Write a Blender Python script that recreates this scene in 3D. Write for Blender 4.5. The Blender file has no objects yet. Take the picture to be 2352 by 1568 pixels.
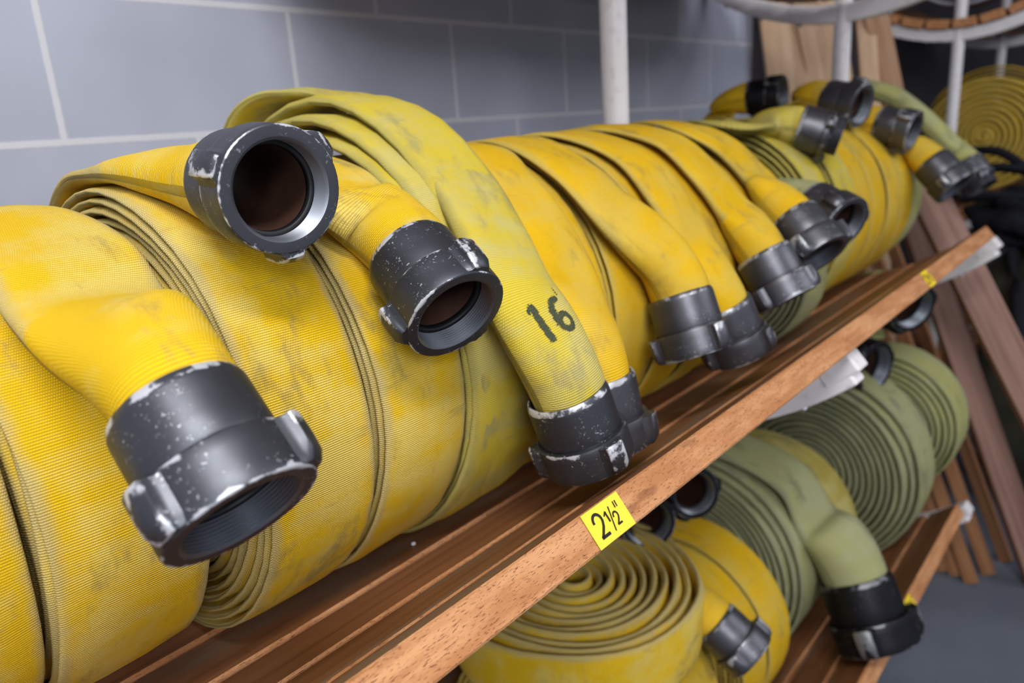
import bpy, math
import numpy as np
from mathutils import Matrix, Vector
rng = np.random.default_rng(7)
V3 = lambda *a: np.array(a, float)
def unit(v):
    v = np.asarray(v, float); return v/np.linalg.norm(v)
# ------------------------------------------------------------------ camera frame (measured from the block courses of the wall)
F = 1741.
def cam(x, y): return V3(x-1176, 784-y, -F)
Xc = unit(cam(2740, 180)); Zc = -cam(1600, 6900); Zc -= Zc.dot(Xc)*Xc; Zc = unit(Zc); Yc = np.cross(Zc, Xc)
R3 = np.array([Xc, Yc, Zc])
LIFT = 1.62                                     # eye height above the floor; the scene is laid out about the eye and lifted at the end
def at(x, y, d): return R3 @ (cam(x, y)/F*d)    # a point at distance d in front of the eye
CY, CZ, CR = .775, -.26, .24                    # centre and radius of the rolls of the middle shelf
def onroll(x, y, lift=.01, cy=CY, cz=CZ, r=CR):
    """where the sight line meets the cylinder that the rolls form, a little above it"""
    d = R3 @ cam(x, y)/F; rr = r+lift
    a = d[1]**2+d[2]**2; b = -2*(d[1]*cy+d[2]*cz); c = cy*cy+cz*cz-rr*rr
    D = b*b-4*a*c
    t = (-b-math.sqrt(D))/(2*a) if D > 0 else -b/(2*a)
    return d*t
def radial(p, cy=CY, cz=CZ): return unit(V3(0, p[1]-cy, p[2]-cz))

# ------------------------------------------------------------------ node helpers
class NT:
    def __init__(s, name):
        s.m = bpy.data.materials.new(name); s.m.use_nodes = True; s.t = s.m.node_tree; s.t.nodes.clear()
        s.out = s.n('ShaderNodeOutputMaterial'); s.b = s.n('ShaderNodeBsdfPrincipled'); s.l(s.b.outputs[0], s.out.inputs[0])
    def n(s, k): return s.t.nodes.new(k)
    def l(s, a, b): s.t.links.new(a, b)
    def put(s, sock, v):
        if hasattr(v, 'is_output'): s.l(v, sock)
        elif isinstance(v, (tuple, list)) and len(v) == 3 and sock.type == 'RGBA': sock.default_value = (*v, 1)
        else: sock.default_value = v
    def math(s, op, a, b=0., c=0., clamp=False):
        k = s.n('ShaderNodeMath'); k.operation = op; k.use_clamp = clamp
        s.put(k.inputs[0], a); s.put(k.inputs[1], b); s.put(k.inputs[2], c); return k.outputs[0]
    def mix(s, f, a, b, mode='MIX'):
        k = s.n('ShaderNodeMix'); k.data_type = 'RGBA'; k.blend_type = mode
        s.put(k.inputs[0], f); s.put(k.inputs[6], a); s.put(k.inputs[7], b); return k.outputs[2]
    def ramp(s, v, lo, hi, a=0., b=1.):
        k = s.n('ShaderNodeMapRange'); k.interpolation_type = 'SMOOTHSTEP'
        s.put(k.inputs[0], v); k.inputs[1].default_value = lo; k.inputs[2].default_value = hi
        k.inputs[3].default_value = a; k.inputs[4].default_value = b; return k.outputs[0]
    def noise(s, vec, scale, detail=3, rough=.5, dim='3D', w=0.):
        k = s.n('ShaderNodeTexNoise'); k.noise_dimensions = dim; s.put(k.inputs['Vector'], vec)
        if dim == '4D': s.put(k.inputs['W'], w)
        k.inputs['Scale'].default_value = scale; k.inputs['Detail'].default_value = detail; k.inputs['Roughness'].default_value = rough
        return k.outputs[0]
    def scale(s, vec, sc, off=(0, 0, 0)):
        k = s.n('ShaderNodeMapping'); s.put(k.inputs[0], vec); k.inputs[3].default_value = sc; k.inputs[1].default_value = off; return k.outputs[0]
    def obj(s): return s.n('ShaderNodeTexCoord').outputs['Object']
    def uv(s, name):
        k = s.n('ShaderNodeUVMap'); k.uv_map = name; return k.outputs[0]
    def xyz(s, v):
        k = s.n('ShaderNodeSeparateXYZ'); s.l(v, k.inputs[0]); return k.outputs
    def comb(s, x, y, z=0.):
        k = s.n('ShaderNodeCombineXYZ'); s.put(k.inputs[0], x); s.put(k.inputs[1], y); s.put(k.inputs[2], z); return k.outputs[0]
    def bump(s, h, dist, strength=1.):
        k = s.n('ShaderNodeBump'); s.put(k.inputs['Height'], h); k.inputs['Distance'].default_value = dist; k.inputs['Strength'].default_value = strength
        s.l(k.outputs[0], s.b.inputs['Normal']); return k
    def fin(s, col=None, rough=None, metal=None, spec=None):
        if col is not None: s.put(s.b.inputs['Base Color'], col)
        if rough is not None: s.put(s.b.inputs['Roughness'], rough)
        if metal is not None: s.put(s.b.inputs['Metallic'], metal)
        if spec is not None: s.put(s.b.inputs['Specular IOR Level'], spec)
        return s.m
def lin(r, g, b):
    f = lambda c: ((c/255+.055)/1.055)**2.4 if c > 10.3 else c/255/12.92
    return (f(r), f(g), f(b))

def mat_hose(name, base, pale, smudge, edge, pale_amt=.5, weave=1.):
    m = NT(name)
    u, v, _ = m.xyz(m.uv('weave')); e, seed, _ = m.xyz(m.uv('prof'))
    uv = m.comb(u, v, seed)
    # woven jacket: weft ridges across the hose, warp threads along it
    pu = m.math('DIVIDE', u, .0021); pv = m.math('DIVIDE', v, .0017)
    par = m.math('MULTIPLY', m.math('MODULO', m.math('FLOOR', pu), 2.), .5)
    hu = m.math('ABSOLUTE', m.math('SINE', m.math('MULTIPLY', pu, math.pi)))
    hv = m.math('ABSOLUTE', m.math('SINE', m.math('MULTIPLY', m.math('ADD', pv, par), math.pi)))
    h = m.math('MULTIPLY', m.math('POWER', hu, .7), m.math('MULTIPLY_ADD', hv, .45, .55))
    wear = m.noise(m.scale(uv, (7, 13, 40)), 1., 5, .62)
    wear2 = m.noise(m.scale(uv, (26, 6, 31), (3, 5, 1)), 1., 4, .6)
    wf = m.ramp(m.math('ADD', m.math('MULTIPLY', wear, .6), m.math('MULTIPLY', wear2, .4)),   .43, .60)
    col = m.mix(m.math('MULTIPLY', wf, pale_amt), base, pale)
    sm = m.ramp(m.noise(m.scale(uv, (9, 17, 23), (7, 1, 4)), 1., 6, .68), .53, .68)
    col = m.mix(m.math('MULTIPLY', sm, .62), col, smudge)
    st = m.ramp(m.noise(m.scale(uv, (60, 9, 11), (1, 9, 2)), 1., 3, .6), .62, .74)
    col = m.mix(m.math('MULTIPLY', st, .4), col, smudge)
    en = m.math('ADD', e, m.math('MULTIPLY', m.math('SUBTRACT', m.noise(m.scale(uv, (20, 20, 9)), 1., 3), .5), .35))
    ef = m.ramp(en, .80, 1.0)
    col = m.mix(m.math('MULTIPLY', ef, .75), col, edge)
    # colour darkens in the gaps between the threads
    gap = m.math('SUBTRACT', 1., h)
    col = m.mix(m.math('MULTIPLY', m.ramp(gap, .3, 1.), .55*weave), col, m.mix(.5, smudge, (.03, .025, .008)))
    m.bump(h, .0007*weave+.00008)
    return m.fin(col, .78, 0., .25)

BY = lin(232, 188, 4)
M = {}
M['yellow'] = mat_hose('hose_yellow', BY, lin(226, 206, 118), lin(146, 130, 84), lin(190, 174, 122), .62)
M['golden'] = mat_hose('hose_golden', lin(230, 182, 2), lin(216, 188, 84), lin(160, 136, 70), lin(192, 170, 88), .6)
M['pale'] = mat_hose('hose_pale_yellow', lin(214, 190, 52), lin(200, 190, 122), lin(148, 142, 108), lin(170, 160, 88), .7)
M['straw'] = mat_hose('hose_straw', lin(176, 158, 70), lin(200, 190, 125), lin(130, 124, 84), lin(160, 150, 90), .7)
M['olive'] = mat_hose('hose_olive', lin(170, 170, 116), lin(176, 176, 142), lin(104, 108, 92), lin(140, 142, 112), .6)
M['sage'] = mat_hose('hose_sage', lin(182, 180, 112), lin(172, 176, 138), lin(124, 128, 104), lin(150, 152, 108), .6)

def mat_metal(name, base, rough=.38, chips=1.):
    m = NT(name)
    o = m.obj(); w, _, _ = m.xyz(m.uv('prof'))
    info = m.n('ShaderNodeObjectInfo').outputs['Random']
    n1 = m.noise(o, 55, 5, .7, '4D', m.math('MULTIPLY', info, 30.))
    n2 = m.noise(o, 330, 3, .7, '4D', m.math('MULTIPLY', info, 30.))
    n3 = m.noise(o, 24, 3, .5, '4D', m.math('MULTIPLY', info, 50.))
    edge = m.ramp(m.math('ADD', m.math('MULTIPLY', w, .27), m.math('ADD', m.math('MULTIPLY', n1, .5), m.math('MULTIPLY', n3, .5))), .745, .80)
    spots = m.math('MULTIPLY', m.ramp(n2, .60, .66), m.ramp(n3, .46, .60))
    chip = m.math('MAXIMUM', edge, m.math('MULTIPLY', spots, .8))
    chip = m.math('MULTIPLY', chip, chips)
    brushed = m.noise(m.scale(o, (1, 1, 40)), 60, 2, .5)
    b2 = m.mix(m.math('MULTIPLY', n3, .6), base, tuple(c*1.5 for c in base))
    col = m.mix(chip, b2, lin(196, 198, 204))
    m.bump(m.math('ADD', m.math('MULTIPLY', chip, -.6), m.math('MULTIPLY', brushed, .1)), .0003, .5)
    return m.fin(col, m.math('MULTIPLY_ADD', n1, .22, rough-.08), m.math('MULTIPLY_ADD', chip, -.45, .82))
M['metal'] = mat_metal('anodised_dark_aluminium', lin(76, 78, 84), .40)
M['metal_far'] = mat_metal('anodised_grey_aluminium', lin(84, 84, 90), .38, .7)
M['black_metal'] = mat_metal('black_aluminium', lin(34, 34, 38), .45, .35)
m = NT('thread_metal'); M['thread'] = m.fin(lin(118, 122, 130), .42, .9)
m = NT('gasket_rubber'); M['rubber'] = m.fin(lin(16, 18, 22), .55, 0.)
m = NT('hose_lining'); M['lining'] = m.fin(m.mix(m.noise(m.obj(), 60, 4), lin(40, 26, 20), lin(78, 50, 38)), .5, 0.)
m = NT('black_ink'); M['ink'] = m.fin(lin(14, 13, 10), .6, 0.)
m = NT('stencil_paint'); o_ = m.uv('weave'); M['stencil'] = m.fin(m.mix(m.ramp(m.noise(m.scale(o_, (1, 1, 1)), 900, 3), .5, .62), lin(38, 46, 34), lin(92, 92, 42)), .8, 0.)
m = NT('label_yellow'); M['label'] = m.fin(m.mix(m.math('MULTIPLY', m.noise(m.obj(), 300, 3), .3), lin(244, 212, 40), lin(222, 190, 44)), .45, 0.)
m = NT('painted_steel'); c_ = m.noise(m.obj(), 40, 4)
M['white'] = m.fin(m.mix(m.ramp(c_, .52, .7), lin(226, 222, 224), lin(214, 209, 210)), .45, 0.)
m = NT('bolt_steel'); M['bolt'] = m.fin(lin(200, 200, 205), .3, 1.)

# planks: smooth brown-stained face, lighter sawn edge with dark pores
m = NT('plank_face'); o = m.obj(); g = m.noise(m.scale(o, (1.2, 26, 26)), 1.6, 5, .55)
fine = m.noise(m.scale(o, (8, 420, 420)), 1., 3, .6); big = m.noise(m.scale(o, (2.5, 14, 14)), 1., 4, .6)
c = m.mix(m.ramp(g, .3, .7), lin(112, 70, 42), lin(136, 90, 58)); c = m.mix(m.math('MULTIPLY', m.ramp(big, .48, .66), .8), c, lin(126, 104, 86))
c = m.mix(m.math('MULTIPLY', m.ramp(fine, .55, .7), .4), c, lin(72, 40, 20)); m.bump(fine, .0004, .5)
M['plank'] = m.fin(c, .5, 0., .35)
m = NT('plank_edge'); o = m.obj(); p = m.noise(m.scale(o, (150, 1000, 1000)), 1., 3, .6); q = m.noise(m.scale(o, (9, 60, 60)), 1., 5, .65)
c = m.mix(m.ramp(q, .38, .66), lin(174, 118, 76), lin(202, 148, 104)); c = m.mix(m.math('MULTIPLY', m.ramp(p, .56, .66), .85), c, lin(104, 60, 40))
c = m.mix(m.math('MULTIPLY', m.ramp(m.noise(m.scale(o, (14, 70, 70), (4, 2, 1)), 1., 3), .62, .75), .55), c, lin(120, 74, 52))
m.bump(m.math('ADD', m.math('MULTIPLY', p, -1.), m.noise(o, 300, 3)), .0006, .7)
M['plank_edge'] = m.fin(c, .7, 0., .2)
def mat_lumber(name, a, b):
    m = NT(name); o = m.obj(); g = m.noise(m.scale(o, (30, 30, 1.3)), 1.5, 5, .6)
    return m.fin(m.mix(m.ramp(g, .35, .66), a, b), .6, 0., .3)
M['lumber'] = mat_lumber('pine_lumber', lin(214, 184, 152), lin(188, 152, 122))
M['browner'] = mat_lumber('brown_pine_lumber', lin(196, 158, 128), lin(170, 128, 98))
M['redwood'] = mat_lumber('stained_lumber', lin(150, 116, 102), lin(122, 90, 78))
M['lath'] = mat_lumber('lath_wood', lin(170, 122, 84), lin(140, 94, 62))
m = NT('black_fabric'); M['fabric'] = m.fin(m.mix(m.noise(m.obj(), 30, 4), lin(14, 15, 20), lin(34, 36, 44)), .8, 0., .2)
m = NT('dark_mesh_fabric'); M['meshfab'] = m.fin(m.mix(m.noise(m.obj(), 12, 4), lin(34, 33, 26), lin(58, 56, 44)), .85, 0., .2)
m = NT('red_label'); M['red'] = m.fin(lin(130, 20, 40), .5, 0.)
m = NT('grey_hose'); M['grey'] = m.fin(m.mix(m.noise(m.obj(), 20, 3), lin(176, 176, 184), lin(140, 140, 150)), .7, 0.)

# block wall: courses 203 mm, blocks 406 mm, half bond
m = NT('painted_block_wall'); x, y, z = m.xyz(m.obj())
vv = m.math('DIVIDE', m.math('SUBTRACT', z, .0195), .2025)
row = m.math('FLOOR', vv); par = m.math('FLOORED_MODULO', row, 2.)
uu = m.math('ADD', m.math('DIVIDE', m.math('SUBTRACT', x, .443), .406), m.math('MULTIPLY', par, .5))
dist = lambda a, s: m.math('MULTIPLY', m.math('ABSOLUTE', m.math('SUBTRACT', m.math('FRACT', m.math('ADD', a, .5)), .5)), s)
dd = m.math('MINIMUM', dist(uu, .406), dist(vv, .2025))
wob = m.math('MULTIPLY', m.math('SUBTRACT', m.noise(m.obj(), 90, 3), .5), .0022)
j = m.ramp(m.math('ADD', dd, wob), .0030, .0062, 1., 0.)
gr = m.noise(m.obj(), 260, 3, .6); pt = m.noise(m.obj(), 5, 3, .5)
c = m.mix(m.ramp(pt, .35, .7), lin(157, 161, 177), lin(165, 169, 186)); c = m.mix(m.math('MULTIPLY', j, .85), c, lin(196, 197, 203))
m.bump(m.math('ADD', m.math('MULTIPLY', j, .5), m.math('MULTIPLY', gr, .25)), .0012, .6)
M['wall'] = m.fin(c, .55, 0., .3)
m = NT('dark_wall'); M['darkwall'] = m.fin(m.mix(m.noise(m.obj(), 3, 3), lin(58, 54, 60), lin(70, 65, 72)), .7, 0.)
m = NT('sealed_concrete_floor'); M['floor'] = m.fin(m.mix(m.noise(m.obj(), 6, 5, .6), lin(92, 98, 110), lin(112, 118, 130)), m.math('MULTIPLY_ADD', m.noise(m.obj(), 9, 3), .2, .3), 0., .4)
m = NT('ceiling_paint'); M['ceil'] = m.fin(m.mix(m.noise(m.obj(), 6, 3), lin(200, 202, 208), lin(190, 192, 198)), .8, 0.)
m = NT('foam_crumb'); M['crumb'] = m.fin(lin(235, 235, 240), .8, 0.)

# ------------------------------------------------------------------ object helpers
COL = bpy.context.scene.collection
def link(name, mesh, parent=None):
    o = bpy.data.objects.new(name, mesh); COL.objects.link(o)
    if parent is not None:
        o.parent = parent
        if parent.type == 'EMPTY': o.matrix_parent_inverse = Matrix.Translation(-parent.location)
    return o
def mesh_np(name, verts, faces, mats, smooth=True, uvs=None, mi=None):
    me = bpy.data.meshes.new(name); verts = np.asarray(verts, np.float32)
    if isinstance(faces, np.ndarray):
        nf, k = faces.shape
        me.vertices.add(len(verts)); me.vertices.foreach_set('co', verts.ravel())
        me.loops.add(nf*k); me.loops.foreach_set('vertex_index', faces.astype(np.int32).ravel())
        me.polygons.add(nf); me.polygons.foreach_set('loop_start', np.arange(0, nf*k, k, dtype=np.int32))
        me.polygons.foreach_set('loop_total', np.full(nf, k, np.int32)); me.update(calc_edges=True); me.validate()
    else:
        me.from_pydata([tuple(map(float, v)) for v in verts], [], faces); me.update()
    for k in mats: me.materials.append(k)
    if smooth: me.polygons.foreach_set('use_smooth', [True]*len(me.polygons))
    if mi is not None: me.polygons.foreach_set('material_index', mi)
    if uvs:
        li = np.empty(len(me.loops), np.int32); me.loops.foreach_get('vertex_index', li)
        for un, ua in uvs.items():
            L = me.uv_layers.new(name=un); L.data.foreach_set('uv', np.asarray(ua, np.float32)[li].ravel())
    return me
def thing(name, loc, label, cat, group=None):
    o = bpy.data.objects.new(name, None); COL.objects.link(o); o.location = Vector([float(v) for v in loc]); o.empty_display_size = .05
    o['label'] = label; o['category'] = cat
    if group: o['group'] = group
    return o
def structure(o): o['kind'] = 'structure'; return o
def box_verts(cx, cy, cz, sx, sy, sz):
    return [(cx+a*sx/2, cy+b*sy/2, cz+c*sz/2) for a in (-1, 1) for b in (-1, 1) for c in (-1, 1)]
BOXF = [(0, 1, 3, 2), (4, 6, 7, 5), (0, 4, 5, 1), (2, 3, 7, 6), (0, 2, 6, 4), (1, 5, 7, 3)]
def bevel(o, w, seg=2):
    b = o.modifiers.new('bevel', 'BEVEL'); b.width = w; b.segments = seg; b.limit_method = 'ANGLE'; b.angle_limit = math.radians(35)
    return o

# ------------------------------------------------------------------ swept hose
def catmull(P, per=9):
    """centripetal curve through the rows of P (any number of columns; the first three are the position)"""
    P = np.asarray(P, float)
    P = np.vstack([2*P[0]-P[1], P, 2*P[-1]-P[-2]]); out = []
    for i in range(1, len(P)-2):
        p = P[i-1:i+3]; t = [0.]
        for k in range(3): t.append(t[-1]+max(np.linalg.norm(p[k+1][:3]-p[k][:3]), 1e-5)**.5)
        for s in np.linspace(t[1], t[2], per, endpoint=(i == len(P)-3)):
            L = lambda a, b, ta, tb: (tb-s)/(tb-ta)*a+(s-ta)/(tb-ta)*b
            A1, A2, A3 = L(p[0], p[1], t[0], t[1]), L(p[1], p[2], t[1], t[2]), L(p[2], p[3], t[2], t[3])
            B1, B2 = L(A1, A2, t[0], t[2]), L(A2, A3, t[1], t[3])
            out.append(L(B1, B2, t[1], t[2]))
    return np.array(out)
NS = 26
TH = np.linspace(0, 2*np.pi, NS, endpoint=False)
class Sweep:
    def __init__(s, rows, seed, rough=1.):
        """rows: position 3, normal 3, width, thickness, exponent"""
        rows = np.asarray(rows, float); P = rows[:, :3].copy(); n = len(P)
        T = np.gradient(P, axis=0); T /= np.linalg.norm(T, axis=1)[:, None]
        N = rows[:, 3:6]-(rows[:, 3:6]*T).sum(1)[:, None]*T; N /= np.linalg.norm(N, axis=1)[:, None]
        W = np.cross(T, N); s.P, s.T, s.N, s.W = P, T, N, W
        s.L = np.r_[0, np.cumsum(np.linalg.norm(np.diff(P, axis=0), axis=1))]
        s.rows = rows; s.seed = seed
        ph = np.random.default_rng(int(seed*1000)+5).uniform(0, 6.28, 12)
        s.ph = ph; s.rough = rough
    def surf(s, i, th, off=0.):
        r = s.rows[i]; e = 2./r[..., 8]; c, q = np.cos(th), np.sin(th)
        x = r[..., 6]/2*np.sign(c)*np.abs(c)**e; y = r[..., 7]/2*np.sign(q)*np.abs(q)**e
        L = s.L[i]; ph = s.ph; k = s.rough
        side = .0022*np.sin(L*9+ph[0])+.0013*np.sin(L*23+ph[1])
        rip = (.0010*np.sin(L*31+ph[2]+3*c)+.0007*np.sin(L*67+ph[3]-4*c)+.0009*np.sin(L*13+ph[4]+2*c))*(1-np.abs(c)**4)
        x = x+side*k; y = y+rip*k+off*np.sign(q)
        return s.P[i]+x[..., None]*s.W[i]+y[..., None]*s.N[i]
    def mesh(s, name, mat):
        n = len(s.P); I = np.repeat(np.arange(n), NS).reshape(n, NS); A = np.tile(TH, (n, 1))
        V = s.surf(I, A).reshape(-1, 3)
        a = np.arange(n-1)[:, None]*NS; b = np.arange(NS)[None]; b2 = (b+1) % NS
        Fq = np.stack([a+b, a+b2, a+NS+b2, a+NS+b], -1).reshape(-1, 4)
        e = 2./s.rows[I, 8]; c, q = np.cos(A), np.sin(A)
        x = s.rows[I, 6]/2*np.sign(c)*np.abs(c)**e
        vv = np.where(q >= 0, x, .26-x)          # a coordinate across the hose, in metres
        uv = np.stack([s.L[I], vv], -1).reshape(-1, 2)
        flat = np.clip((s.rows[I, 6]/np.maximum(s.rows[I, 7], 1e-4)-1)/2.5, 0, 1)
        pr = np.stack([np.abs(c)**e*flat, np.full_like(c, s.seed)], -1).reshape(-1, 2)
        return mesh_np(name, V, Fq, [mat], True, {'weave': uv, 'prof': pr})
def spiral(xc, R, phie, turns, pitch=.0098, w=.110, t=.0088, cy=CY, cz=CZ, drift=None, rfun=None, step=8):
    ph = np.radians(np.arange(phie-360*turns, phie+.01, step)); back = (np.radians(phie)-ph)/(2*np.pi)
    r = R-pitch*back if rfun is None else rfun(back, ph)
    x = xc+np.zeros_like(ph) if drift is None else xc+drift(back)
    P = np.stack([x, cy-r*np.sin(ph), cz+r*np.cos(ph)], 1); N = np.stack([0*ph, -np.sin(ph), np.cos(ph)], 1)
    return np.hstack([P, N, np.full((len(ph), 1), w), np.full((len(ph), 1), t), np.full((len(ph), 1), 3.6)])

# ------------------------------------------------------------------ couplings (local axis +Z, 0 = where the hose goes in)
def lathe(name, prof, mats, seg=64, wear=None, mi=None, closed=False):
    prof = np.array(prof, float); n = len(prof); a = np.linspace(0, 2*np.pi, seg, endpoint=False)
    V = np.stack([np.outer(prof[:, 0], np.cos(a)), np.outer(prof[:, 0], np.sin(a)), np.repeat(prof[:, 1][:, None], seg, 1)], -1).reshape(-1, 3)
    nn = n if closed else n-1
    i = np.arange(nn)[:, None]; j = np.arange(seg)[None]; i2 = (i+1) % n; j2 = (j+1) % seg
    Fq = np.stack([i*seg+j, i*seg+j2, i2*seg+j2, i2*seg+j], -1).reshape(-1, 4)
    wv = np.repeat(np.array(wear if wear else [0]*n, float), seg)
    me = mesh_np(name, V, Fq, mats, True, {'prof': np.stack([wv, 0*wv], -1)}, None if mi is None else np.repeat(mi, seg))
    return me
def sharp(o, ang=34):
    k = o.modifiers.new('edges', 'EDGE_SPLIT'); k.split_angle = math.radians(ang); return o
def shank_mesh(metal, k):
    p = [(.0400, .030), (.0400, .0005), (.0425, 0), (.0436, .0012), (.0450, .0060), (.0452, .0095), (.0452, .020), (.0452, .035), (.0452, .0500), (.0446, .0525), (.0436, .0530), (.0436, .058), (.0350, .058), (.0345, .030)]
    return lathe('coupling_shank_'+k, p, [metal], wear=[0, .6, 1, 1, 1, .35, 0, 0, .1, .3, 0, 0, 0, 0])
def collar_mesh(metal, k):
    p = [(.0405, .0560), (.0480, .0545), (.0495, .0552), (.0502, .0575), (.0502, .066), (.0502, .075), (.0502, .084), (.0500, .0915), (.0494, .0942), (.0484, .0950), (.0440, .0952), (.0402, .0950)]
    we = [0, .3, .9, .8, .1, 0, .1, .6, 1, .9, .25, .4]; mi = [0]*11
    z = .0942
    for q in range(8):                      # threads
        p += [(.0392, z), (.0378, z-.0014), (.0392, z-.0026)]; we += [0, 0, 0]; mi += [1, 1, 1]; z -= .0028
    p += [(.0405, z), (.0405, z-.010), (.0405, .0560)]; we += [0, 0, 0]; mi += [0, 0]
    mi += [0]*(len(p)-1-len(mi))
    return lathe('swivel_collar_'+k, p, [metal, M['thread']], wear=we, mi=mi)
def male_mesh(metal, k):
    p = [(.0345, .05), (.0345, .0945), (.0372, .0950), (.0384, .0940)]; we = [0, 0, .4, .5]; z = .0935
    for q in range(7): p += [(.0384, z), (.0370, z-.0015), (.0384, z-.0030)]; we += [.2, 0, .2]; z -= .0031
    p += [(.0384, z), (.0384, z-.002), (.0455, z-.004), (.0470, z-.006), (.0470, .0560), (.0450, .0545), (.0400, .054)]; we += [0, 0, .6, .8, .2, .5, 0]
    return lathe('threaded_end_'+k, p, [metal], wear=we)
def lug_mesh(metal, k, r0=.0500, z0=.0555, z1=.0935, narrow=False):
    prof = [(-.0185, -.0035), (-.0150, .0004), (-.0118, .0018), (-.0100, .0052), (-.0088, .0086), (-.0072, .0096), (0, .0101), (.0072, .0096), (.0088, .0086), (.0100, .0052), (.0118, .0018), (.0150, .0004), (.0185, -.0035)]
    if narrow: prof = [(x*.8, y) for x, y in prof]
    zs = [(z0, .72, .94), (z0+.0018, 1, 1), ((z0+z1)/2, 1, 1.0), (z1-.008, 1., .9), (z1-.0015, .9, .55), (z1, .84, .40)]
    V, we = [], []
    for z, sx, sy in zs:
        for x, y in prof:
            yy = y*sy if y > 0 else y
            rr = r0+yy; a = x*sx/r0
            V.append((rr*math.cos(a), rr*math.sin(a), z)); we.append(.95 if y > .008 and (z < z0+.003 or abs(x) > .006) else (.5 if y > .004 else 0))
    n = len(prof); fc = []
    for i in range(len(zs)-1):
        for j_ in range(n-1): fc.append((i*n+j_, i*n+j_+1, (i+1)*n+j_+1, (i+1)*n+j_))
    fc.append(tuple(reversed(range(n)))); fc.append(tuple(range((len(zs)-1)*n, len(zs)*n)))
    me = mesh_np('rocker_lug_'+k, V, fc, [metal], False, {'prof': np.array([(w, 0) for w in we])}); me.polygons.foreach_set('use_smooth', [True]*len(me.polygons)); return me
GASK = lathe('gasket', [(.0404, .0722), (.0398, .0730), (.0345, .0730), (.0338, .0722), (.0338, .0660), (.0404, .0660)], [M['rubber']])
LINE = lathe('hose_lining', [(.0336, .066), (.0330, .060), (.0322, .02), (.0300, -.012), (.0240, -.034), (.0005, -.036)], [M['lining']])
CM = {}
for key, mm in (('near', M['metal']), ('far', M['metal_far']), ('black', M['black_metal'])):
    CM[key] = dict(shank=shank_mesh(mm, key), collar=collar_mesh(mm, key), male=male_mesh(mm, key), lug=lug_mesh(mm, key))
def coupling(root, back, front, key='near', roll=0., kind='female', sc=1., lugs=3):
    a = unit(front-back); L = .086*sc
    org = np.asarray(front)-a*L
    zax = Vector(a); up = Vector((0, 0, 1)) if abs(a[2]) < .9 else Vector((0, 1, 0))
    xax = up.cross(zax).normalized(); yax = zax.cross(xax)
    Rm = Matrix((xax, yax, zax)).transposed().to_4x4() @ Matrix.Rotation(roll, 4, 'Z')
    W = Matrix.Translation(Vector(org)) @ Rm @ Matrix.Diagonal((sc, sc, sc*.086/.095, 1))
    c = CM[key]
    def put(nm, me, par):
        o = link(nm, me, None); o.parent = par
        if par is root: o.matrix_parent_inverse = Matrix.Translation(-root.location); o.matrix_basis = W
        return o
    sh = sharp(put('coupling_shank', c['shank'], root))
    put('lining', LINE, sh)['label'] = 'brown rubber lining inside the bore'
    if kind == 'female':
        co = sharp(put('swivel_collar', c['collar'], root)); put('gasket', GASK, co)
    else:
        co = sharp(put('threaded_end', c['male'], root))
    for i in range(lugs):
        lg = sharp(put('rocker_lug', c['lug'], co), 40); lg.matrix_basis = Matrix.Rotation(i*2*math.pi/lugs, 4, 'Z')
        if kind == 'male': lg.matrix_basis = lg.matrix_basis @ Matrix.Translation(Vector((-.003, 0, .0555*.45))) @ Matrix.Scale(.55, 4, Vector((0, 0, 1)))
    return org, a
SEED = [0.]
def hose(name, label, mat, sp, tail=None, cp=None, group=None, rough=1., decal=None, cat='fire hose', xf=None, per=9):
    """sp: spiral rows; tail: list of (point, normal, width, thickness, exponent); cp: (back, front, dict) of its coupling"""
    SEED[0] += .37
    if xf is not None:
        sp = sp.copy(); sp[:, :3] = sp[:, :3] @ xf[0].T+xf[1]; sp[:, 3:6] = sp[:, 3:6] @ xf[0].T
    base = sp[:, :3].mean(0); base = V3(base[0], base[1], sp[:, 2].min())
    root = thing(name, base, label, cat, group)
    rows = sp; ntail = 0
    tail = list(tail or [])
    if cp:
        back, front, kw = cp; sc = kw.get('sc', 1.); a = unit(front-back); org = front-a*.086*sc; D = .0815*sc
        nrm = kw.pop('n', None); nrm = tail[-1][1] if nrm is None else nrm
        dr = unit(org-(tail[-1][0] if tail else sp[-1, :3])); dr = unit(.55*a+.45*dr)
        tail += ([] if kw.pop('direct', False) else [(org-dr*.052*sc, nrm, .090*sc, .060*sc, 2.25)])+[ (org-a*.012*sc, nrm, D, D*.97, 2.05), (org+a*.012*sc, nrm, .079*sc, .079*sc, 2.)]
    if tail:
        tr = np.array([np.r_[p, n, w, t, e] for p, n, w, t, e in tail])
        cv = catmull(np.vstack([sp[-7], sp[-1], tr]), per)[per:]
        rows = np.vstack([sp[:-1], cv]); ntail = len(cv)
    sw = Sweep(rows, SEED[0], rough); link('hose_jacket', sw.mesh('hose_jacket', mat), root)
    if cp: coupling(root, cp[0], cp[1], **cp[2])
    root_sw[name+label] = sw
    return root, sw
root_sw = {}
def T(p, n=None, w=.108, t=.012, e=3.2): return (p, radial(p) if n is None else unit(n), w, t, e)

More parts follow.
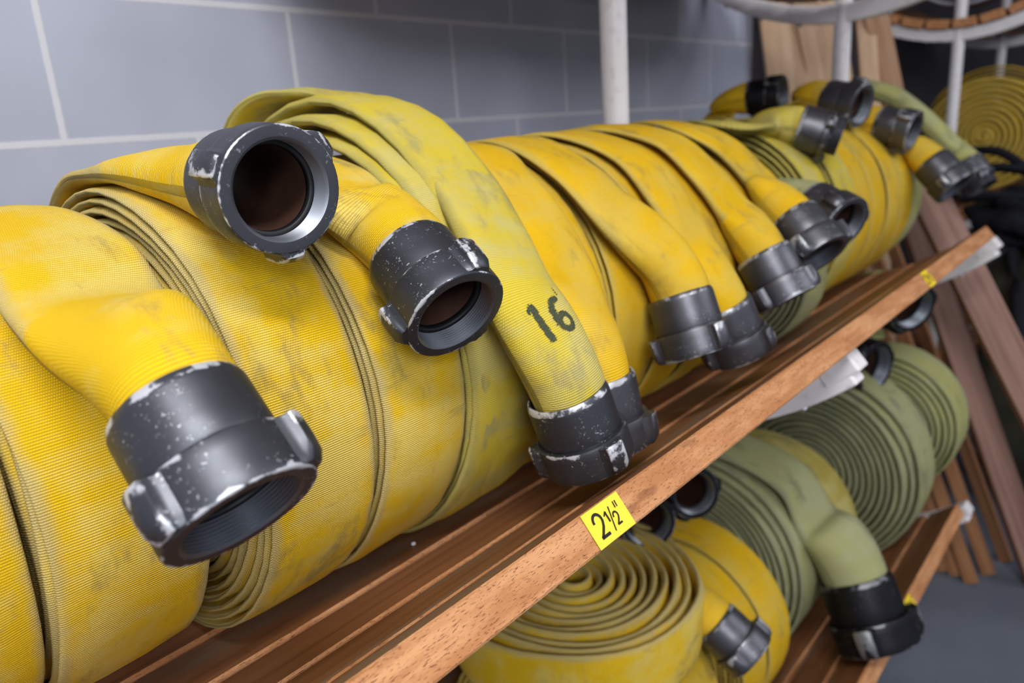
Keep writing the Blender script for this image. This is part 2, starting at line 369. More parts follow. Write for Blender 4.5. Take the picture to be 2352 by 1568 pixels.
# ================================================================== THE SETTING
def quad(name, pts, mat):
    return structure(link(name, mesh_np(name, pts, [tuple(range(len(pts)))], [mat], False)))
def slab(name, lo, hi, mat):
    c = [(a+b)/2 for a, b in zip(lo, hi)]; s = [b-a for a, b in zip(lo, hi)]
    return structure(link(name, mesh_np(name, box_verts(*c, *s), BOXF, [mat], False)))
WY = 1.2245; FZ = -LIFT; CEIL = 1.55
slab('wall_back', (-2.6, WY, FZ), (2.80, WY+.2, CEIL), M['wall'])
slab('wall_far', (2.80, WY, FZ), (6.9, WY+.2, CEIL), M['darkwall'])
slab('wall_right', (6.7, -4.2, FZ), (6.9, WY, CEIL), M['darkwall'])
slab('floor', (-2.6, -4.2, FZ-.1), (6.9, WY+.2, FZ), M['floor'])
slab('ceiling', (-2.6, -4.2, CEIL), (6.9, WY+.2, CEIL+.1), M['ceil'])

# ================================================================== THE RACKS
PY, AZ, AR = .79, .13, .63                      # post line, centre height and radius of the cradle the planks lie in
TIER = (.81, 0., -.81)
def arm_mesh(x, dz):
    V, fc, n = [], [], 26; r0, r1 = AR+.038, AR+.038+.050; h = .021
    angs = np.radians(np.linspace(-38.8, 38.8, n))
    for a in angs:
        for r in (r0, r1):
            for sx in (-h, h): V.append((x+sx, PY+r*math.sin(a), AZ+dz-r*math.cos(a)))
    for i in range(n-1):
        b = i*4
        for p, q in ((0, 1), (1, 3), (3, 2), (2, 0)): fc.append((b+p, b+q, b+4+q, b+4+p))
    fc += [(0, 2, 3, 1), (4*n-4, 4*n-3, 4*n-1, 4*n-2)]
    for s in (-1, 1):                           # thicker end blocks, turned along the cradle
        a0 = math.radians(39.2)*s; k = len(V)
        for da in (-.075*s, .018*s):
            for r in (r0+.0005, r0+.034):
                for sx in (-h-.002, h+.002):
                    V.append((x+sx, PY+r*math.sin(a0+da), AZ+dz-r*math.cos(a0+da)))
        for f in BOXF: fc.append(tuple(k+q for q in f))
    return mesh_np('cradle_arm', V, fc, [M['white']], False)
def post_mesh(x):
    return lathe('post', [(.0001, FZ), (.045, FZ), (.045, FZ+.006), (.0242, FZ+.007), (.0242, FZ+.5), (.0242, -.3), (.0242, .5), (.0242, 1.3), (.0001, 1.3)], [M['white']], 28)
def plank_mesh(x0, x1, ang, dz, th=.036, wd=.088, sh=0.):
    a = math.radians(ang); ux = V3(0, math.cos(a), math.sin(a)); un = V3(0, math.sin(a)*-1, math.cos(a))
    # plank centre line on the cradle, ang measured from the bottom (negative = front)
    c = V3(0, PY+AR*math.sin(a), AZ+dz-AR*math.cos(a)); c = c-un*th/2
    t = V3(0, math.cos(a), math.sin(a))
    nx = 60; V = []; fc = []; mi = []
    rr = np.random.default_rng(int(abs(ang)*7+50+x0*10))
    for i, x in enumerate(np.linspace(x0, x1, nx)):
        wob = .0006*math.sin(x*17+ang)+rr.normal(0, .00025)
        for s, q in ((-1, -1), (1, -1), (1, 1), (-1, 1)):
            # chamfered corners
            for ds, dq in (((0, .002), (.002, 0)) if (s*q > 0) else ((.002, 0), (0, .002))):
                p = c+t*s*(wd/2-ds+wob*(s == -1))+un*q*(th/2-dq); V.append((x, p[1], p[2]))
    for i in range(nx-1):
        for k in range(8):
            k2 = (k+1) % 8; fc.append((i*8+k, i*8+k2, (i+1)*8+k2, (i+1)*8+k))
            pa = np.array(V[i*8+k])-np.array(V[i*8+k2]); pa[0] = 0; pa = unit(pa)
            mi.append(1 if abs(pa.dot(un)) > .5 else 0)
    fc += [tuple(range(8)), tuple(reversed(range((nx-1)*8, nx*8)))]; mi += [1, 1]
    return mesh_np('shelf_plank', V, fc, [M['plank'], M['plank_edge']], False, None, mi)
def label_sheet(parent, x, w, h, ang, dz, text):
    """a yellow size label on the front edge of the front plank"""
    a = math.radians(ang); t = V3(0, math.cos(a), math.sin(a)); un = V3(0, -math.sin(a), math.cos(a))
    c = V3(0, PY+AR*math.sin(a), AZ+dz-AR*math.cos(a))-un*.036/2-t*(.044+.0016)
    V = []
    for d in (0, -.0005):
        for sx, sh in ((-1, -1), (1, -1), (1, 1), (-1, 1)):
            p = c+t*d+un*sh*h/2; V.append((x+sx*w/2, p[1], p[2]))
    fc = [(4, 5, 6, 7), (3, 2, 1, 0), (0, 1, 5, 4), (1, 2, 6, 5), (2, 3, 7, 6), (3, 0, 4, 7)]
    lab = link('size_label', mesh_np('size_label', V, fc, [M['label']], False)); lab.parent = parent
    lab['label'] = 'yellow size label with black figures'
    # figures: filled strokes in label units (x right, y up)
    VV, FF = [], []
    def stroke(pts, wd):
        pts = np.array(pts, float); k = len(VV)
        d = np.gradient(pts, axis=0); d /= np.linalg.norm(d, axis=1)[:, None]; n = np.stack([-d[:, 1], d[:, 0]], 1)
        for p, q in zip(pts, n):
            for s in (-1, 1):
                u, v = p+q*s*wd/2; P = c-t*.0010+un*(v*h); VV.append((x+u*h, P[1], P[2]))
        for i in range(len(pts)-1): FF.append((k+2*i, k+2*i+1, k+2*i+3, k+2*i+2))
    def two(ox, oy, s, wd):
        arc = [(.5-.42*math.cos(q)*1.0, .70+.28*math.sin(q)) for q in np.linspace(-.15, math.pi*.98, 12)]
        pts = [*arc, (.90, .60), (.74, .42), (.30, .14), (.10, .05)]
        stroke([(ox+p[0]*s*.62, oy+p[1]*s) for p in pts], wd); stroke([(ox+.03*s, oy+.05*s), (ox+.60*s, oy+.05*s)], wd)
    two(-.60, -.32, .66, .085)
    stroke([(-.10, .14), (.00, .22), (.015, .245)], .05); stroke([(.01, .24), (.01, -.06)], .065)
    stroke([(.02, -.34), (.22, .30)], .045)
    two(.20, -.26, .36, .055)
    for dx in (.46, .55): stroke([(dx, .16), (dx+.015, .34)], .045)
    pr = link('label_print', mesh_np('label_print', VV, FF, [M['ink']], False)); pr.parent = parent
def rack(name, posts, tiers, x0, x1, label, tags=()):
    rt = thing(name, (posts[0], PY, FZ), label, 'hose rack')
    for x in posts:
        p = link('post', post_mesh(x), rt); p.matrix_basis = Matrix.Translation(Vector((x, PY, 0)))
        for dz in tiers:
            if x < 0 and dz > 0: continue
            am = bevel(link('cradle_arm', arm_mesh(x, dz), rt), .004)
            for bang in (-30, -20, -10, 10, 20, 30):
                b = math.radians(bang); r = AR+.088
                me = lathe('bolt', [(.0001, -.007), (.0055, -.0065), (.0070, -.004), (.0070, 0), (.0001, 0)], [M['bolt']], 10)
                o = link('bolt', me); o.parent = am
                o.matrix_basis = Matrix.Translation(Vector((x, PY+r*math.sin(b), AZ+dz-r*math.cos(b)))) @ Matrix.Rotation(b, 4, 'X')
    for dz in tiers:
        for a in PLANKS:
            pl = link('shelf_plank', plank_mesh(x0[dz] if isinstance(x0, dict) else x0, x1, a, dz), rt)
            for tdz, tx, tw in tags:
                if tdz == dz and a == PLANKS[0]: label_sheet(pl, tx, tw, .034, a, dz, '')
    return rt
STEP = 9.1
PLANKS = [-38.6+i*STEP for i in range(9)]+[38.6-.0]
PLANKS = [-38.6+i*77.2/8.5 for i in range(9)]
rack('hose_rack', (-.04, 1.22, 2.43), TIER, {.81: .72, 0.: -.35, -.81: -.35}, 2.315, 'white pipe rack with curved arms and wooden slat shelves holding the hoses', tags=((0., .510, .057), (0., 1.66, .045), (-.81, 1.76, .045)))
rack('hose_rack', (3.93, 4.95), (.81, 0., -.81), 3.88, 5.3, 'second white pipe rack farther right, holding the rolls at the far end')

# ================================================================== HOSES OF THE MIDDLE SHELF
YEL, GOL, PAL, STR, OLI, SAG = (M[k] for k in ('yellow', 'golden', 'pale', 'straw', 'olive', 'sage'))
G1 = 'rolled hoses on the middle shelf'
NAME = 'fire_hose'
hose(NAME, 'yellow hose roll cut off by the left edge of the photo', YEL, spiral(.068, .212, 60, 15), group=G1)
# A
R_ = .216
hose(NAME, 'leftmost yellow roll whose coupling hangs lowest at the bottom left', YEL, spiral(.190, R_, -2, 16, w=.118),
     [T(onroll(140, 590, .012, r=R_), w=.112, t=.013), T(onroll(215, 700, .020, r=R_), w=.112, t=.018)],
     (at(412, 940, .475), at(562, 1187, .452), dict(key='near', roll=.72, n=V3(-.4, -.75, .5))), G1)
# B
hose(NAME, 'yellow roll with its coupling mouth turned open to the viewer on top', YEL, spiral(.350, .236, -34, 18, w=.113),
     [T(V3(.350, .845, -.024), V3(0, .30, .95), .108, .014), T(V3(.348, .775, -.017), V3(0, .02, 1), .104, .022, 2.8), T(V3(.346, .715, -.019), V3(0, -.1, 1), .098, .042, 2.4)],
     (at(515, 415, .66), at(648, 437, .582), dict(key='near', roll=.62, n=V3(0, -.1, 1))), G1)
# C
hose(NAME, 'yellow roll third from left, coupling mouth facing down toward the shelf', YEL, spiral(.475, .238, -8, 18),
     [T(onroll(735, 400, .012), w=.108, t=.014), T(onroll(805, 462, .020), w=.106, t=.024, e=2.8)],
     (at(935, 580, .722), at(1050, 725, .675), dict(key='near', roll=1.32, n=V3(-.2, -.6, .75))), G1)
# D: the loose pale hose with 16 stencilled on it
def r4(back, ph):
    out = np.clip(1-back/4, 0, 1)
    return .238-.0098*np.maximum(back-3, 0)+(.092*out)*np.maximum(np.cos(np.clip(np.abs((ph+.38+np.pi) % (2*np.pi)-np.pi)*1.12, 0, np.pi/2)), 0)**1.5
rD, swD = hose(NAME, 'loosely wound pale yellow hose with the number 16 on its hanging end', PAL,
     spiral(.592, .24, -62, 17, drift=lambda b: .030*np.clip(1-b/2.6, 0, 1)-.004+.022*np.clip(1-np.abs(b-.6)/.6, 0, 1), rfun=r4, w=.108, t=.013),
     [T(at(600, 280, 1.035), V3(0, .7, .7), .106, .014), T(at(690, 228, 1.015), V3(0, .35, 1), .106, .015), T(at(800, 226, .99), V3(0, .1, 1), .106, .016), T(at(925, 278, .955), V3(0, -.25, 1), .106, .018), T(at(1050, 400, .878), V3(0, -.65, .75), .102, .022, 3), T(at(1138, 555, .818), V3(-.1, -.9, .4), .098, .028, 2.8),
      T(at(1200, 690, .789), V3(-.15, -1, .2), .094, .040, 2.5)],
     (at(1297, 893, .800), at(1357, 1056, .828), dict(key='near', roll=.80, n=V3(-.15, -1, .2))), G1)
# D2
hose(NAME, 'golden hose behind the 16 hose, its coupling mostly hidden by that one', GOL, spiral(.757, .239, 10, 17),
     [T(onroll(1150, 400, .010)), T(onroll(1235, 505, .014), w=.100, t=.02), T(onroll(1308, 640, .022), w=.098, t=.026, e=2.8)],
     (at(1376, 900, .875), at(1403, 1022, .888), dict(key='far', roll=.2, n=V3(-.1, -1, .2))), G1)
# E
hose(NAME, 'golden hose whose coupling is the right neighbour of the 16 coupling', GOL, spiral(.878, .240, 0, 17),
     [T(onroll(1318, 392, .010)), T(onroll(1412, 488, .016), w=.104, t=.020)],
     (at(1566, 695, 1.032), at(1604, 814, 1.030), dict(key='far', roll=.85, n=V3(-.15, -1, .4))), G1)
# F
hose(NAME, 'golden hose whose coupling hides behind the nearest hanging shelf coupling', GOL, spiral(1.000, .242, -4, 17),
     [T(onroll(1440, 352, .012)), T(onroll(1525, 445, .013), w=.106, t=.018), T(onroll(1585, 545, .016), w=.102, t=.026, e=2.8)],
     (at(1662, 715, 1.128), at(1703, 812, 1.145), dict(key='far', roll=2.6, n=V3(-.15, -1, .4))), G1)
# G
hose(NAME, 'golden hose whose coupling shows a bright worn silver collar and lug', GOL, spiral(1.128, .243, -6, 17),
     [T(onroll(1525, 318, .014)), T(onroll(1620, 398, .014), w=.108, t=.016), T(onroll(1682, 478, .016), w=.102, t=.026, e=2.8)],
     (at(1765, 608, 1.222), at(1812, 690, 1.212), dict(key='far', roll=1.35, n=V3(-.15, -1, .5))), G1)
# H
hose(NAME, 'golden hose whose coupling presses against the open dark elbow-like mouth', GOL, spiral(1.315, .243, -8, 17),
     [T(onroll(1590, 298, .016)), T(onroll(1675, 345, .014), w=.108, t=.016), T(onroll(1742, 412, .016), w=.102, t=.026, e=2.8)],
     (at(1826, 508, 1.29), at(1890, 588, 1.255), dict(key='far', roll=.75, n=V3(-.15, -1, .5))), G1)
# J: small olive roll with its mouth open to the right
hose(NAME, 'small grey olive roll low on the shelf between the yellow rolls', OLI, spiral(1.478, .165, 5, 11, cy=.665, cz=-.318, w=.115),
     [T(V3(1.455, .60, -.150), V3(0, -.3, 1), .105, .03, 2.5)],
     (at(1868, 470, 1.405), at(1945, 514, 1.345), dict(key='far', roll=.15, n=V3(0, -.2, 1))), G1)
# I
hose(NAME, 'straw coloured roll with visible coils and a coupling with threaded end', PAL, spiral(1.635, .238, -30, 17, w=.108, pitch=.0125, t=.009),
     [T(onroll(1665, 283, .006)), T(at(1740, 296, 1.60), V3(0, .1, 1), .100, .026, 2.7)],
     (at(1840, 292, 1.60), at(1932, 316, 1.575), dict(key='far', roll=.5, kind='male', sc=1.02, n=V3(0, -.2, 1))), G1)
hose(NAME, 'pale beige yellow roll right behind the open dark coupling mouth', PAL, spiral(1.758, .240, 140, 17), group=G1)
# L
hose(NAME, 'yellow hose whose coupling lies farthest left of the top row, by the wall', GOL, spiral(1.880, .238, -40, 17),
     [T(at(1660, 252, 2.06), V3(0, .2, 1), .1, .03, 2.5)],
     (at(1712, 226, 1.985), at(1800, 218, 1.930), dict(key='black', roll=.4, n=V3(0, 0, 1))), G1)
# M
hose(NAME, 'yellow hose whose coupling with brownish collar points right, top row middle', GOL, spiral(2.002, .238, -30, 17),
     [T(at(1868, 222, 1.98), V3(0, .2, 1), .1, .03, 2.5)],
     (at(1912, 230, 1.92), at(1980, 243, 1.865), dict(key='far', roll=1.6, sc=1.08, n=V3(0, 0, 1))), G1)
# N
hose(NAME, 'yellow roll whose coupling lies just left of the last pair of couplings', GOL, spiral(2.124, .240, -12, 17),
     [T(at(1968, 283, 2.04), V3(0, .1, 1), .1, .03, 2.5)],
     (at(2025, 286, 1.985), at(2100, 302, 1.935), dict(key='far', roll=.3, sc=1.05, n=V3(0, -.2, 1))), G1)
# O
hose(NAME, 'yellow roll near the shelf end with a silvery hanging coupling', GOL, spiral(2.246, .241, 4, 17),
     [T(onroll(2085, 318, .016), w=.104, t=.024, e=2.7)],
     (at(2138, 374, 2.02), at(2196, 432, 1.985), dict(key='far', roll=.9, sc=1.12, n=V3(0, -.5, .8))), G1)
# P
hose(NAME, 'olive green hose arching over the last roll at the shelf end', SAG, spiral(2.385, .232, -48, 16),
     [T(at(1905, 216, 2.34), V3(0, .2, 1), .075, .05, 2.2), T(at(1970, 205, 2.30), V3(0, .1, 1), .075, .055, 2.2), T(at(2050, 222, 2.26), V3(0, -.2, 1), .075, .055, 2.2), T(at(2120, 272, 2.22), V3(0, -.5, .8), .075, .055, 2.2), T(at(2175, 325, 2.20), V3(0, -.6, .7), .075, .055, 2.2)],
     (at(2215, 372, 2.20), at(2258, 432, 2.17), dict(key='far', roll=.2, kind='male', sc=1.05, n=V3(0, -.6, .7))), G1)

# number 16 stencilled on the hanging end of the pale hose
def stencil(root, sw, i0, i1, th0, th1):
    """i: sample range of the sweep (top to bottom of the digits), th: angle range across"""
    NU, NV = 150, 120
    seg = lambda px, py, a, b: np.hypot(*(np.array([px, py])-(np.array(a)+np.clip(np.dot(np.array([px, py])-a, np.array(b)-a)/np.dot(np.array(b)-a, np.array(b)-a), 0, 1)*(np.array(b)-a))))
    def inside(u, v):                      # u right 0..1, v up 0..1
        jag = .012*math.sin(u*90+v*31)+.010*math.sin(v*120-u*47)
        if seg(u, v, (.17, .07), (.17, .80)) < .085+jag: return True
        if seg(u, v, (.02, .76), (.14, .84)) < .05+jag: return True
        du, dv = (u-.68)/.22, (v-.25)/.24; r = math.hypot(du, dv)
        if .45+jag*3 < r < 1.05+jag*3 and abs(dv) > -.1: return True
        for a, b in (((.50, .30), (.52, .62)), ((.52, .62), (.62, .78)), ((.62, .78), (.80, .80))):
            if seg(u, v, a, b) < .075+jag: return True
        if .93 < u < 1.0 and .86 < v < 1.1 and (int(v*40) % 3): return True
        return False
    ii = np.linspace(i1, i0, NV); tt = np.linspace(th0, th1, NU)
    def S(i, th):
        k = int(np.clip(math.floor(i), 0, len(sw.P)-2)); f = i-k
        a = sw.surf(np.array([k]), np.array([th]), .0005)[0]; b = sw.surf(np.array([k+1]), np.array([th]), .0005)[0]; return a*(1-f)+b*f
    idx = {}; V = []; FF = []; UV = []
    def vid(a, b):
        if (a, b) not in idx: idx[(a, b)] = len(V); V.append(S(ii[b], tt[a])); UV.append((a/NU*.05, b/NV*.06))
        return idx[(a, b)]
    for a in range(NU-1):
        for b in range(NV-1):
            if inside((a+.5)/(NU/1.0), (b+.5)/(NV/1.12)): FF.append((vid(a, b), vid(a+1, b), vid(a+1, b+1), vid(a, b+1)))
    o = link('stencilled_number', mesh_np('stencilled_number', V, FF, [M['stencil']], True, {'weave': np.array(UV)}), root)
    o['label'] = 'dark green stencilled number 16'
def nearest(sw, p): return int(np.argmin(np.linalg.norm(sw.P[-80:]-p, axis=1)))+len(sw.P)-80
i_top = nearest(swD, at(1208, 690, .785)); i_bot = nearest(swD, at(1252, 790, .785))
stencil(rD, swD, i_top, i_bot, math.radians(68), math.radians(122))

# ================================================================== HOSES OF THE LOWER SHELF
G2 = 'rolled hoses on the lower shelf'
LY_, LZ_ = .717, -1.088
def onlow(x, y, lift=.01, cy=LY_, cz=LZ_, r=.227): return onroll(x, y, lift, cy, cz, r)
def TL(p, w=.108, t=.014, e=3., n=None, cy=LY_, cz=LZ_): return (p, radial(p, cy, cz) if n is None else unit(n), w, t, e)
hose(NAME, 'yellow roll on lower shelf half hidden under the flat-lying roll, leftmost', GOL, spiral(.86, .212, 100, 15, cy=LY_, cz=LZ_), group=G2)
hose(NAME, 'lower-shelf yellow roll whose lone coupling points to the bottom edge', GOL, spiral(1.045, .214, 0, 16, cy=LY_, cz=LZ_),
     [TL(onlow(1500, 1275, .014)), TL(onlow(1570, 1355, .03), .1, .03, 2.6)],
     (at(1644, 1430, 1.36), at(1728, 1508, 1.34), dict(key='far', roll=.9, n=V3(-.1, -.8, .6))), G2)
hose(NAME, 'lower-shelf yellow roll beneath the round dark coupling mouth near the size label', GOL, spiral(1.235, .216, -20, 16, cy=LY_, cz=LZ_),
     [TL(V3(1.20, .80, -.835), .1, .03, 2.6, V3(0, .1, 1))],
     (at(1462, 1160, 1.50), at(1489, 1202, 1.42), dict(key='black', roll=.4, sc=1.08, n=V3(0, 0, 1))), G2)
hose(NAME, 'lower-shelf yellow roll standing against the big olive roll', GOL, spiral(1.352, .218, -20, 16, cy=LY_, cz=LZ_),
     [TL(V3(1.35, .80, -.825), .1, .03, 2.6, V3(0, .1, 1))],
     (at(1556, 1103, 1.60), at(1596, 1133, 1.52), dict(key='black', roll=.1, sc=1.08, n=V3(0, 0, 1))), G2)
# flat-lying roll
fc_ = R3 @ cam(1312, 1322); fc_ = fc_*(-.765/fc_[2])
A_ = np.array([[0, -1., 0], [0, 0, -1.], [1., 0, 0]])      # roll axis X -> up
rowsF = spiral(0, .228, 205, 11, cy=0, cz=0, pitch=.0188, w=.108, t=.0150)
hose(NAME, 'yellow roll lying flat with its whole coil facing up, lower shelf', YEL, rowsF, group=G2, xf=(A_, fc_-V3(0, 0, .054)), rough=1.8)
# big olive ones
hose(NAME, 'big grey green roll whose flat end and black coupling hang over the floor', OLI, spiral(1.555, .278, -5, 16, cy=.775, cz=-1.030, w=.150, t=.011, pitch=.0135, drift=lambda b: -.012*np.clip(b, 0, 3)),
     [TL(onroll(1815, 1095, .014, .775, -1.030, .278), .155, .02, 3, None, .775, -1.052), TL(at(1880, 1200, 1.715), .150, .040, 2.8, V3(-.2, -.9, .4))],
     (at(1988, 1395, 1.655), at(2020, 1482, 1.64), dict(key='black', roll=.5, sc=1.72, n=V3(-.3, -1, .4))), G2)
hose(NAME, 'dark straw roll in the shadow between the two biggest olive rolls', STR, spiral(1.78, .238, 100, 15, cy=.735, cz=-1.063, w=.12), group=G2)
hose(NAME, 'widest olive roll bulging over the lower shelf edge, black coupling on top', OLI, spiral(2.13, .303, -25, 14, cy=.70, cz=-.995, w=.150, t=.014, pitch=.0165, drift=lambda b: -.02*np.clip(b, 0, 3)),
     [TL(V3(2.05, .75, -.705), .14, .05, 2.4, V3(0, 0, 1))],
     (at(1940, 822, 2.12), at(2012, 846, 2.04), dict(key='black', roll=.2, sc=1.5, n=V3(0, 0, 1))), G2)
hose(NAME, 'light sage green roll farthest right below the shelf, black coupling above it', SAG, spiral(2.42, .225, -25, 12, cy=.600, cz=-.945, w=.150, t=.012, pitch=.0135, drift=lambda b: -.014*np.clip(b, 0, 4)),
     [TL(V3(2.40, .68, -.69), .14, .05, 2.4, V3(0, 0, 1))],
     (at(2035, 676, 2.36), at(2098, 706, 2.26), dict(key='black', roll=.2, sc=1.6, n=V3(0, 0, 1))), G2)

# ================================================================== SECOND RACK, FAR RIGHT
hose(NAME, 'yellow roll on the second rack, its spiral side facing the viewer', GOL, spiral(4.15, .25, 60, 12, cy=.69, cz=-.19, w=.112, t=.0225, pitch=.024), group='rolled hoses on the second rack')
hose(NAME, 'yellow hose roll standing behind the spiral-sided far roll', GOL, spiral(4.34, .285, 60, 12, cy=.70, cz=-.17, w=.112, pitch=.017), group='rolled hoses on the second rack')
hose(NAME, 'big pale grey hose roll on the top tier of the second rack', M['grey'], spiral(4.10, .30, 60, 9, cy=.79, cz=.66, w=.16, t=.02, pitch=.028), group='rolled hoses on the second rack')

# ================================================================== LUMBER AND GEAR AT THE RIGHT
def board(name, foot, top, w, th, mat, label, cat='board', group=None, wdir=(1, 0, 0)):
    foot, top = np.array(foot, float), np.array(top, float); a = unit(top-foot); L = np.linalg.norm(top-foot)
    wd = np.array(wdir, float); wd = unit(wd-a*wd.dot(a)); nn = np.cross(a, wd)
    Rm = Matrix((Vector(wd), Vector(nn), Vector(a))).transposed().to_4x4()
    V = box_verts(0, 0, L/2, w, th, L)
    o = link(name, mesh_np(name, V, BOXF, [mat, M['lath']], False, None, [1, 1, 0, 0, 0, 0] if mat is M['redwood'] else None)); o.matrix_basis = Matrix.Translation(Vector(foot)) @ Rm
    bevel(o, .003); o['label'] = label; o['category'] = cat
    if group: o['group'] = group
    return o
GB = 'boards leaning past the shelf end'
def leaning(name, a, b, w, th, mat, label, top, wdir):
    """a board through two points a (upper) and b (lower), from the floor up to height top"""
    u = (a-b)/(a[2]-b[2]); return board(name, b+u*(FZ+.003-b[2]), b+u*(top-b[2]), w, th, mat, label, 'board', GB, wdir)
def hitp(x, y, ax, v):
    d = R3 @ cam(x, y); return d*v/d[ax]
for (xt, xb, w), yw, lab in zip(((1777, 1795, .098), (1819, 1843, .048), (1843, 1873, .052), (1900, 1921, .118), (1986, 1997, .072), (2012, 2046, .085)), (1.14, 1.105, 1.07, 1.035, .98, .94),
        ('pale pine board, leftmost of the upright boards behind the coupling row', 'narrow pine board, second from the left of the upright boards', 'narrow pine board, third from the left of the upright boards', 'pine board directly left of the second white post', 'pine board directly right of the second white post', 'browner board, rightmost of the upright boards behind the hoses')):
    leaning('pine_board', hitp(xt, 40, 1, yw), hitp(xb, 200, 1, yw-.02), w, .024, M['lumber'] if xt < 2000 else M['browner'], lab, .42, (.647, -.76, 0))
leaning('lumber_board', hitp(2217, 620, 0, 2.66), hitp(2352, 890, 0, 2.66), .105, .035, M['redwood'], 'wide brown board leaning in front, its top just above the shelf end', -.27, (.55, -.83, 0))
leaning('lumber_board', hitp(2165, 700, 0, 2.80), hitp(2300, 1085, 0, 2.80), .085, .035, M['redwood'], 'brown board leaning behind the wide one, seen in the gap below the shelf', -.33, (.55, -.83, 0))
for i, (px, py) in enumerate(((2165, 1312), (2198, 1322), (2232, 1340), (2272, 1320), (2312, 1290))):
    d = R3 @ cam(px, py); f = d*(FZ/d[2])
    board('wood_lath', f+V3(.0, 0, 0.002), f+V3(.26, .55, 1.15), .028, .040, M['lath'], ['leftmost thin lath of the row standing on the floor', 'second thin lath from the left standing on the floor', 'middle lath, reaching lowest in the photo', 'fourth thin lath from the left standing on the floor', 'rightmost thin lath standing on the floor'][i], 'lath', 'laths leaning beside the lower shelf')
def blob(name, c, s, mat, sub=4, p=3.5, noise=.012, seed=1, parent=None, rot=0.):
    n1, n2 = 26, 40; V = []; rr = np.random.default_rng(seed).uniform(0, 6, 8)
    for i in range(n1):
        la = math.pi*(i/(n1-1)-.5)
        for j in range(n2):
            lo = 2*math.pi*j/n2
            f = lambda t, e: math.copysign(abs(t)**e, t)
            e = 2/p; x = f(math.cos(la), e)*f(math.cos(lo), e); y = f(math.cos(la), e)*f(math.sin(lo), e); z = f(math.sin(la), e)
            k = noise*(math.sin(5*lo+rr[0]+3*la)+math.sin(9*la+rr[1]+2*lo)+.6*math.sin(13*lo-7*la+rr[2]))
            x, y, z = x*(s[0]+k), y*(s[1]+k), z*(s[2]+k*.6)
            V.append((c[0]+x*math.cos(rot)-y*math.sin(rot), c[1]+x*math.sin(rot)+y*math.cos(rot), c[2]+z))
    fc = [(i*n2+j, i*n2+(j+1) % n2, (i+1)*n2+(j+1) % n2, (i+1)*n2+j) for i in range(n1-1) for j in range(n2)]
    return link(name, mesh_np(name, V, fc, [mat], True), parent)
bg = thing('gear_bag', (3.45, .30, FZ), 'black fabric gear bag with folded straps past the leaning boards', 'bag')
blob('bag_body', (3.50, .18, -1.05), (.20, .34, .52), M['meshfab'], parent=bg, p=4, noise=.014)
blob('bag_top', (3.45, .24, -.46), (.22, .34, .10), M['fabric'], parent=bg, seed=4, p=3, noise=.018)
def tube(name, pts, r, mat, parent=None, flat=1., seg=12):
    cv = catmull(np.array(pts, float), 8); n = len(cv); Tt = np.gradient(cv, axis=0); Tt /= np.linalg.norm(Tt, axis=1)[:, None]
    N = np.cross(Tt, V3(.3, .2, 1)); N /= np.linalg.norm(N, axis=1)[:, None]; B = np.cross(Tt, N); a = np.linspace(0, 2*np.pi, seg, endpoint=False)
    V = (cv[:, None]+r*(np.cos(a)[None, :, None]*N[:, None]+flat*np.sin(a)[None, :, None]*B[:, None])).reshape(-1, 3)
    i = np.arange(n-1)[:, None]*seg; j = np.arange(seg)[None]; j2 = (j+1) % seg
    Fq = np.stack([i+j, i+j2, i+seg+j2, i+seg+j], -1).reshape(-1, 4)
    return link(name, mesh_np(name, V, Fq, [mat], True), parent)
for k, (a, b, c_) in enumerate(((at(2225, 405, 3.0), at(2290, 385, 2.9), at(2400, 400, 2.8)), (at(2240, 345, 3.1), at(2300, 350, 3.0), at(2400, 420, 2.9)), (at(2215, 455, 2.9), at(2290, 450, 2.8), at(2400, 460, 2.7)), (at(2300, 470, 2.9), at(2330, 600, 2.8), at(2345, 800, 2.8)))):
    tube('strap', [a, b, c_], .035 if k < 3 else .02, M['fabric'], bg, .5)

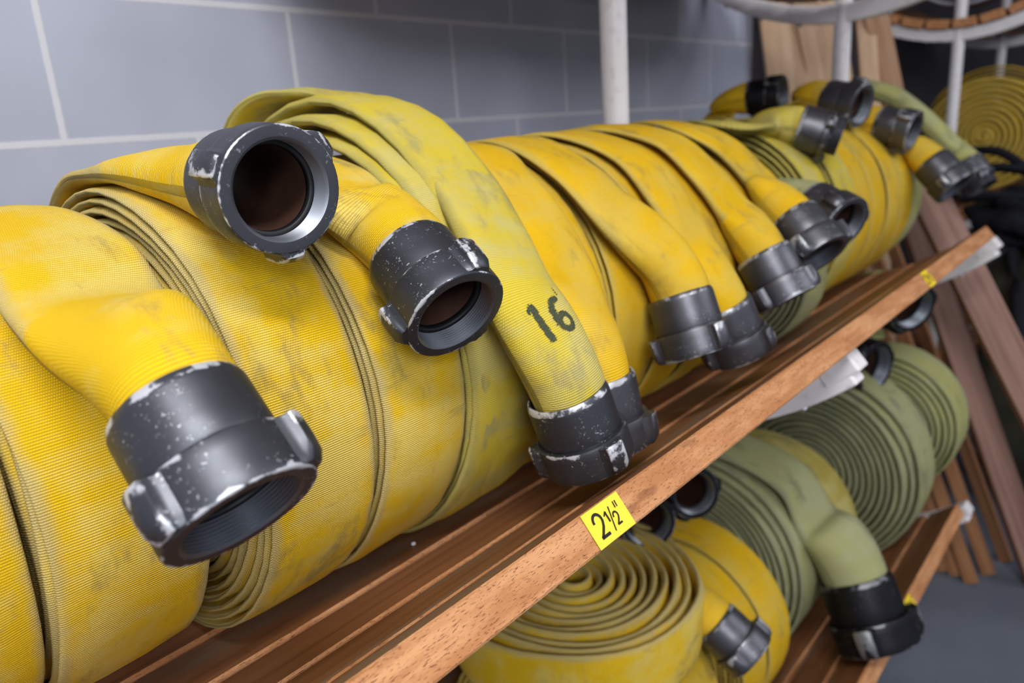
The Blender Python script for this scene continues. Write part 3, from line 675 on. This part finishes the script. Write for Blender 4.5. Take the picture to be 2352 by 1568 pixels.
# white crumb on the planks, as in the photograph
d = R3 @ cam(950, 1249); Y_ = .53
th_ = -28.0
def on_plank(x, y):
    d = R3 @ cam(x, y)/F; best = None
    for t in np.linspace(.4, 1.6, 2400):
        p = d*t
        if np.hypot(p[1]-PY, p[2]-AZ) > AR-.002 and p[2] < AZ: return p
o = blob('foam_crumb', (0, 0, 0), (.0028, .0022, .0018), M['crumb'], p=2.2, noise=.0003); o.location = Vector(on_plank(950, 1249)+V3(0, 0, .0005))
o['label'] = 'tiny white crumb lying on the shelf planks'; o['category'] = 'crumb'

# ================================================================== LIGHT, CAMERA
def area(name, loc, target, sx, sy, e, col):
    L = bpy.data.lights.new(name, 'AREA'); L.shape = 'RECTANGLE'; L.size = sx; L.size_y = sy; L.energy = e; L.color = col
    o = bpy.data.objects.new(name, L); COL.objects.link(o); o.location = Vector(loc)
    o.rotation_euler = (Vector(target)-Vector(loc)).to_track_quat('-Z', 'Y').to_euler(); return o
area('ceiling_or_fill_light', (-.3, -.45, 1.50), (.4, .5, -.2), 1.2, .35, 56, (1, .98, .95))
area('ceiling_or_fill_light', (-1.6, -2.2, 1.50), (-.4, .6, -.2), 1.4, 1.4, 125, (.95, .97, 1))
area('ceiling_or_fill_light', (2.6, -1.7, 1.50), (2.4, .3, -.5), 2.4, 1.6, 60, (.95, .96, 1))  # added fill light that brightens the far right end, no known fixture
w = bpy.data.worlds.new('room_light'); bpy.context.scene.world = w; w.use_nodes = True
w.node_tree.nodes['Background'].inputs[0].default_value = (.82, .87, 1.0, 1); w.node_tree.nodes['Background'].inputs[1].default_value = .52

cd = bpy.data.cameras.new('camera'); co = bpy.data.objects.new('camera', cd); COL.objects.link(co)
cd.sensor_width = 36; cd.lens = F/2352*36; cd.clip_start = .01; cd.clip_end = 60
mw = Matrix([list(map(float, r)) for r in R3]).to_4x4(); co.matrix_world = mw
cd.dof.use_dof = True; cd.dof.focus_distance = .64; cd.dof.aperture_fstop = 4.3; cd.dof.aperture_blades = 9
bpy.context.scene.camera = co
for o in bpy.context.scene.objects:
    if o.parent is None: o.location.z += LIFT
s = bpy.context.scene
s.view_settings.view_transform = 'Standard'; s.view_settings.look = 'None'; s.view_settings.gamma = 1; s.view_settings.use_curve_mapping = False
s.view_settings.exposure = 0.0
